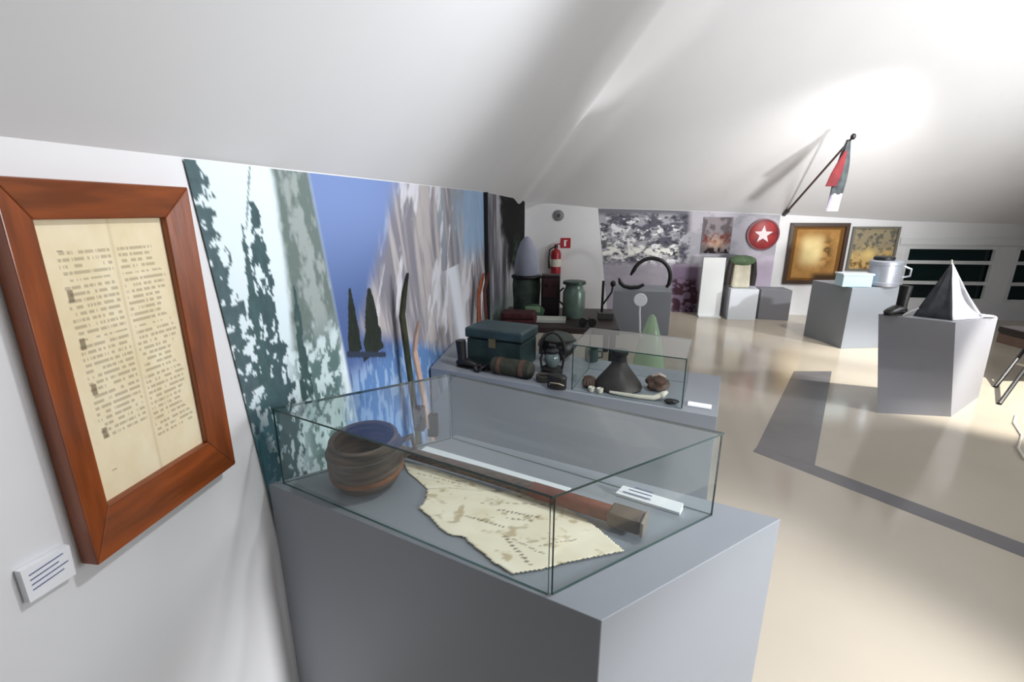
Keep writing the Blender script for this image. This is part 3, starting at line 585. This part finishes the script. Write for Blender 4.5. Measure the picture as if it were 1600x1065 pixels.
# small poster under the mural heading
def post(u, v):
    n = noise2(u, v, 6, 7, 101); C = mixc(np.ones(u.shape + (3,)) * L(104, 98, 102), L(146, 138, 142), sm(.4, .6, n))
    C = mixc(C, L(206, 170, 148), np.exp(-(((u - .5) / .3) ** 2 + ((v - .3) / .16) ** 2)) * 1.0)
    C = mixc(C, L(120, 52, 44), sm(.5, .6, noise2(u, v, 9, 9, 102)) * np.exp(-((v - .42) / .14) ** 2) * .9)
    return mixc(C, L(44, 36, 36), sm(.42, .55, noise2(u, v, 8, 6, 103)) * (1 - sm(.12, .22, v)))
t = thing('poster', 'grey and reddish portrait poster on the back wall left of the round emblem', 'poster', (2.99, 7.885, .95))
MB().box((3.0, 7.888, 1.235), (.44, .014, .56)).build('backing_board', mat('grey_board', (150, 146, 150), .6), t)
picture('printed_face', np.linspace(0, 1, 50), np.linspace(0, 1, 60), lambda U, V: (2.785 + .43 * U, np.full_like(U, 7.8795), .96 + .55 * V), post, prt, t)

# framed pictures
def framed(label, x0, x1, z0, z1, fw, fm, colf):
    t = thing('framed_picture', label, 'framed picture', ((x0 + x1) / 2, 7.88, z0)); Y = 7.898
    ou = [(x0, z0), (x1, z0), (x1, z1), (x0, z1)]; inn = [(x0 + fw, z0 + fw), (x1 - fw, z0 + fw), (x1 - fw, z1 - fw), (x0 + fw, z1 - fw)]
    for k in range(4):
        n = (k + 1) % 4; ring = [ou[k], ou[n], inn[n], inn[k]]
        MB().hexa([(a, Y, b) for a, b in ring], [(a, Y - .04, b) for a, b in ring]).build('frame_rail', fm, t, bevel=.003)
    picture('canvas', np.linspace(0, 1, 80), np.linspace(0, 1, 90), lambda U, V: (x0 + fw + (x1 - x0 - 2 * fw) * U, np.full_like(U, Y - .012), z0 + fw + (z1 - z0 - 2 * fw) * V), colf, prt, t)
def pic1(u, v):
    n = noise2(u, v, 6, 8, 111); C = mixc(np.ones(u.shape + (3,)) * L(196, 152, 92), L(150, 106, 56), n)
    C = mixc(C, L(238, 216, 158), (np.exp(-(((u - .42) / .22) ** 4 + ((v - .56) / .26) ** 4)) * (.75 + .5 * n)).clip(0, 1))
    C = mixc(C, L(96, 76, 44), sm(.45, .6, noise2(u, v, 9, 12, 112)) * np.exp(-(((u - .72) / .1) ** 2 + ((v - .55) / .28) ** 2)))
    C = mixc(C, L(120, 84, 44), (np.abs(u - .5) > .42) | (np.abs(v - .5) > .45)); return mixc(C, L(70, 54, 40), (1 - sm(.08, .2, v)) * sm(.4, .6, u))
def pic2(u, v):
    n = noise2(u, v, 7, 7, 121); n2 = noise2(u, v, 14, 14, 122)
    C = mixc(np.ones(u.shape + (3,)) * L(160, 148, 122), L(206, 176, 118), sm(.35, .7, 1 - v + .6 * (n - .5)))
    C = mixc(C, L(108, 106, 96), sm(.52, .62, n2) * sm(.3, .6, v)); C = mixc(C, L(120, 86, 50), sm(.5, .62, n2) * (1 - sm(.2, .5, v)) * .9)
    return mixc(C, L(236, 208, 140), np.exp(-(((u - .45) / .16) ** 2 + ((v - .36) / .12) ** 2)) * .9)
framed('tall golden-brown picture in a dark frame, left of the pair on the back wall', 4.06, 4.90, .50, 1.43, .055, mat('dark_brown_frame', (58, 36, 20), .4), pic1)
framed('greyish gold picture in a thin pale frame, right of the dark-framed picture', 4.95, 5.60, .72, 1.38, .03, mat('pale_grey_frame', (120, 118, 108), .4), pic2)

# flag on a slanting pole
t = thing('flag', 'furled dark red and grey-green flag on a slanting pole above the framed pictures', 'flag', (3.95, 7.88, 1.55))
a = Vector((3.95, 7.88, 1.555)); b = Vector((3.86, 6.15, 2.41))
MB().tube([a, b], [.016, .012], 10).build('flag_pole', mat('dark_pole', (84, 66, 66), .5), t, smooth=True)
MB().blob(b, (.028, .028, .035), 2, .02).build('finial', black, t, smooth=True)
MB().tube([a + Vector((0, .018, 0)), a + (b - a).normalized() * .12], .03, 12).build('wall_socket', black, t, smooth=True)
def cloth(name, xo, zt_, zb_, w0, w1, m_, ph, y=6.2):
    m = MB(); vs = []; n = 26; q = 14
    for i in range(q):
        s = i / (q - 1); zz = zt_ + (zb_ - zt_) * s; wd = w0 + (w1 - w0) * math.sin(min(1, s * 1.3) * math.pi / 2)
        for k in range(n):
            a_ = 2 * math.pi * k / n; r = wd * (1 + .28 * math.sin(3 * a_ + ph + 2 * s) + .15 * math.sin(5 * a_ + ph * 2)); vs.append((xo[0] + (xo[1] - xo[0]) * s + r * math.cos(a_), y + r * .6 * math.sin(a_), zz))
    fs = [(i * n + k, i * n + (k + 1) % n, (i + 1) * n + (k + 1) % n, (i + 1) * n + k) for i in range(q - 1) for k in range(n)]
    fs += [tuple(range(n))[::-1], tuple(range((q - 1) * n, q * n))]
    m.add(vs, fs).build(name, m_, t, smooth=True)
cloth('green_fold', (3.845, 3.80), 2.385, 1.79, .018, .062, mat('flag_grey_green', (74, 84, 84), .8, vary=.5, scale=12, rgb2=(46, 46, 56)), .4)
cloth('red_fold', (3.815, 3.72), 2.26, 1.88, .015, .045, mat('flag_red', (120, 34, 42), .8, vary=.35, scale=12), 1.9, 6.17)
cloth('pale_fold', (3.80, 3.80), 1.80, 1.60, .060, .05, mat('flag_lavender', (196, 190, 212), .8, vary=.2, scale=12), 2.6)

# ---------------------------------------------------------------- plinths in the middle of the room
t = thing('display_plinth', 'low grey plinth carrying the curved black sledge runners, in front of the crowd mural', 'plinth', (1.7, 6.4, 0))
MB().prism([(1.33, 6.3), (2.08, 6.3), (2.14, 6.9), (1.40, 6.9)], 0, .585).build('plinth', plinthm, t, bevel=.003)
for k, (pts, lb_) in enumerate(((([(1.62 + .26 * math.cos(a) + .18, 6.5, .63 + .36 * math.sin(a)) for a in np.linspace(math.pi * .93, .02, 16)]), 'tall arched black runner on the low grey plinth'),
                                 (([(1.55 - .17 * math.cos(a), 6.4, .735 - .085 * math.sin(a)) for a in np.linspace(.0, math.pi, 12)]), 'short upturned black runner at the left of the low grey plinth'))):
    if k == 1: pts = [(1.40, 6.4, .74), (1.42, 6.4, .68), (1.47, 6.4, .635), (1.56, 6.4, .615), (1.66, 6.4, .625), (1.73, 6.4, .66)]
    if k == 0: pts = [(1.56, 6.5, .77)] + [(1.83 + .25 * math.cos(a), 6.5, .75 + .25 * math.sin(a)) for a in np.linspace(math.pi * .9, 0, 12)] + [(2.07, 6.5, .66), (2.04, 6.5, .612)]
    tag(MB().tube(pts, [.014] + [.026] * (len(pts) - 2) + [.02], 10).build('sledge_runner', black, smooth=True), lb_, 'runner', 'curved black runners')
t = thing('standing_panel', 'plain white upright panel beside the small plinth with the canvas rucksack', 'panel', (2.93, 7.6, 0))
MB().box((2.925, 7.60, .46), (.33, .05, .92)).build('panel_board', whitep, t, bevel=.004); MB().box((2.925, 7.60, .01), (.33, .2, .02)).build('foot', whitep, t)
t = thing('display_plinth', 'small pale plinth under the rucksack near the back wall', 'plinth', (3.5, 7.6, 0))
MB().prism([(3.155, 7.40), (3.56, 7.40), (3.62, 7.80), (3.20, 7.80)], 0, .47).build('plinth', plinthw, t, bevel=.003)
tag(MB().prism([(3.63, 7.5), (4.05, 7.45), (4.05, 7.8), (3.63, 7.8)], 0, .46).build('grey_box_plinth', plinthd, bevel=.003), 'dark grey box plinth pushed against the right of the small pale plinth', 'plinth')  # separate box built for the pale plinth's dark right side
t = thing('rucksack', 'cream canvas rucksack with green top flap and black side straps on the small pale plinth', 'rucksack', (3.34, 7.6, .471)); rz0 = .471
MB().hexa([(3.19, 7.52, rz0), (3.47, 7.52, rz0), (3.47, 7.7, rz0), (3.19, 7.7, rz0)], [(3.21, 7.53, rz0 + .40), (3.45, 7.53, rz0 + .40), (3.45, 7.69, rz0 + .40), (3.21, 7.69, rz0 + .40)]).build('bag_body', mat('cream_canvas', (226, 218, 196), .8, vary=.15, scale=10), t, bevel=.04)
MB().blob((3.33, 7.6, rz0 + .41), (.20, .13, .08), 3, .1, 9).build('top_flap', mat('moss_green', (108, 134, 100), .85, vary=.4, scale=14), t, smooth=True)
for s in (3.145, 3.515): MB().tube([(s, 7.6, rz0 + .035), (s, 7.58, rz0 + .2), (s + (.02 if s < 3.3 else -.02), 7.58, rz0 + .40)], [.045, .045, .035], 12).build('side_strap', mat('dark_strap_leather', (52, 46, 46), .6, vary=.3, scale=10), t, smooth=True)

t = thing('display_plinth', 'grey plinth with a dark left side, in front of the framed pictures', 'plinth', (4.3, 6.2, 0))
MB().hexa([(3.88, 6.55, 0), (4.03, 5.92, 0), (4.64, 6.06, 0), (4.52, 6.68, 0)], [(3.88, 6.55, .74), (4.03, 5.92, .74), (4.64, 6.06, .74), (4.52, 6.68, .74)]).build('plinth', plinthm, t, bevel=.003)
t = thing('glass_box', 'small pale blue glass box on the plinth in front of the framed pictures', 'glass box', (4.12, 6.1, .742))
MB().box((4.10, 6.06, .81), (.32, .18, .135)).build('tinted_box', mat('pale_blue_glass', (176, 208, 222), .12, spec=.8), t, bevel=.006)
MB().box((4.10, 6.06, .889), (.34, .2, .02)).build('lid', mat('ice_white_glass', (218, 232, 240), .15), t, bevel=.004)
t = thing('metal_drum', 'shiny grey metal drum with a black lid beside the small glass box', 'drum', (4.46, 6.15, .742))
MB().lathe((4.465, 6.13, .741), [(.145, 0), (.165, .012), (.168, .05), (.162, .055), (.162, .25), (.168, .255), (.168, .29), (.15, .305)], 34).build('drum_body', mat('galvanised_steel', (176, 180, 190), .35, .6, vary=.12, scale=5), t, smooth=True)
MB().lathe((4.43, 6.13, 1.046), [(.10, 0), (.105, .01), (.105, .035), (.09, .045)], 28).build('lid', black, t, smooth=True)
MB().tube([(4.63, 6.08, .98), (4.70, 6.06, .95), (4.70, 6.06, .87), (4.63, 6.08, .85)], .012, 8).build('handle', MATS['galvanised_steel'], t, smooth=True)

t = thing('display_plinth', 'tapering grey plinth under the pointed white canvas tent model', 'plinth', (3.8, 4.1, 0))
TB = [(3.318, 3.935, 0), (3.862, 3.93, 0), (4.42, 4.42, 0), (3.75, 4.55, 0)]; TT = [(3.312, 4.17, .78), (3.706, 3.91, .78), (4.19, 4.165, .78), (3.80, 4.43, .78)]
pm = mat('dark_plinth_front', (150, 150, 156), .5, vary=.05, scale=3)
m = MB(); n = 10
for k in range(4):                       # slightly twisted side faces
    b0, b1, t0, t1 = Vector(TB[k]), Vector(TB[(k + 1) % 4]), Vector(TT[k]), Vector(TT[(k + 1) % 4])
    m.add([b0.lerp(b1, i / n).lerp(t0.lerp(t1, i / n), j / n) for i in range(n + 1) for j in range(n + 1)], [(i * (n + 1) + j, (i + 1) * (n + 1) + j, (i + 1) * (n + 1) + j + 1, i * (n + 1) + j + 1) for i in range(n) for j in range(n)])
m.add(TT, [(0, 1, 2, 3)]); m.add(TB, [(3, 2, 1, 0)]); o = m.build('plinth', pm, t, smooth=True)
bm = bmesh.new(); bm.from_mesh(o.data); bmesh.ops.remove_doubles(bm, verts=bm.verts, dist=1e-4); bm.to_mesh(o.data); bm.free(); o.data.set_sharp_from_angle(angle=math.radians(35))
t = thing('tent_model', 'pointed white canvas tent model with a dark grey opening, on the tapering plinth', 'tent', (3.75, 4.1, .782)); zz = .782
ap = (3.735, 4.13, 1.215); c1, c2, c3, c4 = (3.55, 4.13, zz), (3.735, 3.985, zz), (4.05, 4.12, zz), (3.80, 4.33, zz)
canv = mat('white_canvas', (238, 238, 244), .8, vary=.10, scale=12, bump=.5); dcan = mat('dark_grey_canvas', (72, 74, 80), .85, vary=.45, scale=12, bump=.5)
def tri(name, p, q, m_, sag=.04, n=12):
    m = MB(); vs = []; A_, P, Q_ = Vector(ap), Vector(p), Vector(q); cen = Vector((3.76, 4.13, zz)); 
    for i in range(n + 1):
        s = i / n
        for j in range(n + 1):
            u_ = j / n; v = A_.lerp(P.lerp(Q_, u_), s); inn = (cen - v); inn.z = 0
            v = v + inn * sag * 4 * s * (1 - s) + inn * (.16 * math.sin(u_ * 9 + 3 * s) + .09 * math.sin(u_ * 23 + 5 * s)) * s * (1 - s); vs.append(v)
    fs = [(i * (n + 1) + j, i * (n + 1) + j + 1, (i + 1) * (n + 1) + j + 1, (i + 1) * (n + 1) + j) for i in range(n) for j in range(n)]
    o = m.add(vs, fs).build(name, m_, t, smooth=True); s_ = o.modifiers.new('s', 'SOLIDIFY'); s_.thickness = .006; s_.offset = 0
tri('dark_side', c1, c2, dcan, -.05); tri('white_side', c2, c3, canv, .42); tri('back_side', c3, c4, canv); tri('far_side', c4, c1, dcan)  # two left sides dark grey, the other two white
MB().tube([(c3[0] - .03, c3[1], zz + .02), (4.12, 4.13, zz + .012), (4.165, 4.155, zz + .006)], [.03, .02, .006], 8, .4).build('ground_flap', canv, t, smooth=True)
MB().tube([(ap[0], ap[1], 1.18), (ap[0] - .005, ap[1], 1.235)], .006, 8).build('pole_tip', mat('pale_pole', (190, 186, 176), .6), t)
t = thing('boot', 'black boot at the left of the tent model on the tapering plinth', 'boot', (3.45, 4.15, .782))
boot(t, (3.47, 4.17, .782), math.radians(205), .95, blackl, dkb)
MB().tube([(3.42, 4.05, .80), (3.45, 4.02, .84), (3.49, 4.0, .87)], .006, 6).build('lace', cardm, t)

ga = mat('green_acrylic', (190, 220, 182), .15); ga.node_tree.nodes['Principled BSDF'].inputs['Alpha'].default_value = .6
# pale green holder with a white disc
t = thing('acrylic_stand', 'pale green translucent cone stand with a bright white disc, behind the second plinth', 'stand', (1.44, 4.0, 0))
MB().lathe((1.47, 4.0, .0), [(.16, 0), (.15, .02), (.13, .35), (.09, .55), (.03, .74), (.01, .76)], 28).build('cone_body', ga, t, smooth=True)
MB().lathe((1.47, 4.0, .0), [(.165, 0), (.165, .012), (.0, .013)], 28).build('base_disc', mat('pale_green_plastic', (176, 208, 160), .4), t, smooth=True)
MB().tube([(1.41, 3.98, .50), (1.375, 3.98, .62), (1.36, 3.98, .78), (1.36, 3.99, .84)], .008, 8).build('stem', cardm, t, smooth=True)
MB().lathe((1.36, 3.99, .885), [(.05, 0), (.056, .005), (.05, .012)], 28, Matrix.Rotation(math.radians(80), 4, 'X')).build('white_disc', cardm, t, smooth=True)

# folding chair at the right edge
t = thing('folding_chair', 'black folding chair with dark padded seat at the right edge of the photo', 'chair', (5.35, 4.95, 0))
MB().box((5.40, 5.02, .455), (.62, .46, .07), .1).build('seat', mat('dark_maroon_vinyl', (24, 14, 16), .85, vary=.3, scale=8), t, bevel=.02)
MB().box((5.40, 5.02, .37), (.60, .44, .10), .1).build('seat_apron', mat('brown_wood_apron', (84, 64, 56), .8, vary=.2, scale=6), t, bevel=.006)
for a_, b_ in (((4.777, 4.712, .004), (5.16, 4.96, .36)), ((4.462, 4.26, .004), (5.14, 4.82, .36)), ((6.0, 4.75, .004), (5.62, 4.9, .36)), ((5.95, 5.35, .004), (5.60, 5.2, .36))):
    MB().tube([a_, b_], .016, 8).build('leg', black, t, smooth=True)
MB().box((5.62, 5.27, .62), (.50, .05, .26), .1).build('backrest', MATS['dark_maroon_vinyl'], t, bevel=.015)
tag(MB().tube([(4.40, 4.02, .006), (4.25, 3.85, .006), (4.12, 3.62, .006), (3.92, 3.40, .006), (3.82, 3.22, .006)], .008, 8).build('floor_cable', mat('pale_cable', (206, 202, 190), .5), smooth=True), 'thin pale cable lying on the floor below the folding chair', 'cable')
# pieces that belong to a part hang under that part
NEST = {'end_cap': 'block_end', 'leather_grip': 'shaft', 'carved_ring': 'bowl_body', 'caption_lines': 'card', 'strap': 'roll', 'clasp': 'chest_body', 'lamp_glass': 'fuel_base', 'bail': 'tin_body',
        'binding': 'ski_blade', 'dial': 'front_panel', 'rim': 'tray_base', 'label_band': 'cylinder', 'lever': 'valve', 'pictogram': 'sign_plate', 'star': 'disc', 'button': 'housing', 'collar_strap': 'coat_body',
        'finial': 'flag_pole', 'clamp_head': 'arm', 'pole_tip': 'white_side', 'ground_flap': 'white_side', 'lace': 'shaft', 'white_disc': 'stem', 'tie': 'pouch_body', 'finger': 'palm', 'seat_apron': 'seat', 'flap': 'bag_body'}
base = lambda o: o.name.split('.')[0]
for r in [o for o in bpy.data.objects if o.type == 'EMPTY' and o.parent is None]:
    ch = [o for o in r.children]
    for o in ch:
        q = [p for p in ch if base(p) == NEST.get(base(o)) and p.parent == r]
        left = {base(p) for p in ch if p.parent == r and base(p) != base(o)}
        if q and (len(left) >= 2 or any(base(p) == base(o) and p.parent != r for p in ch)): o.parent = q[0]
print('objects', len(bpy.data.objects))
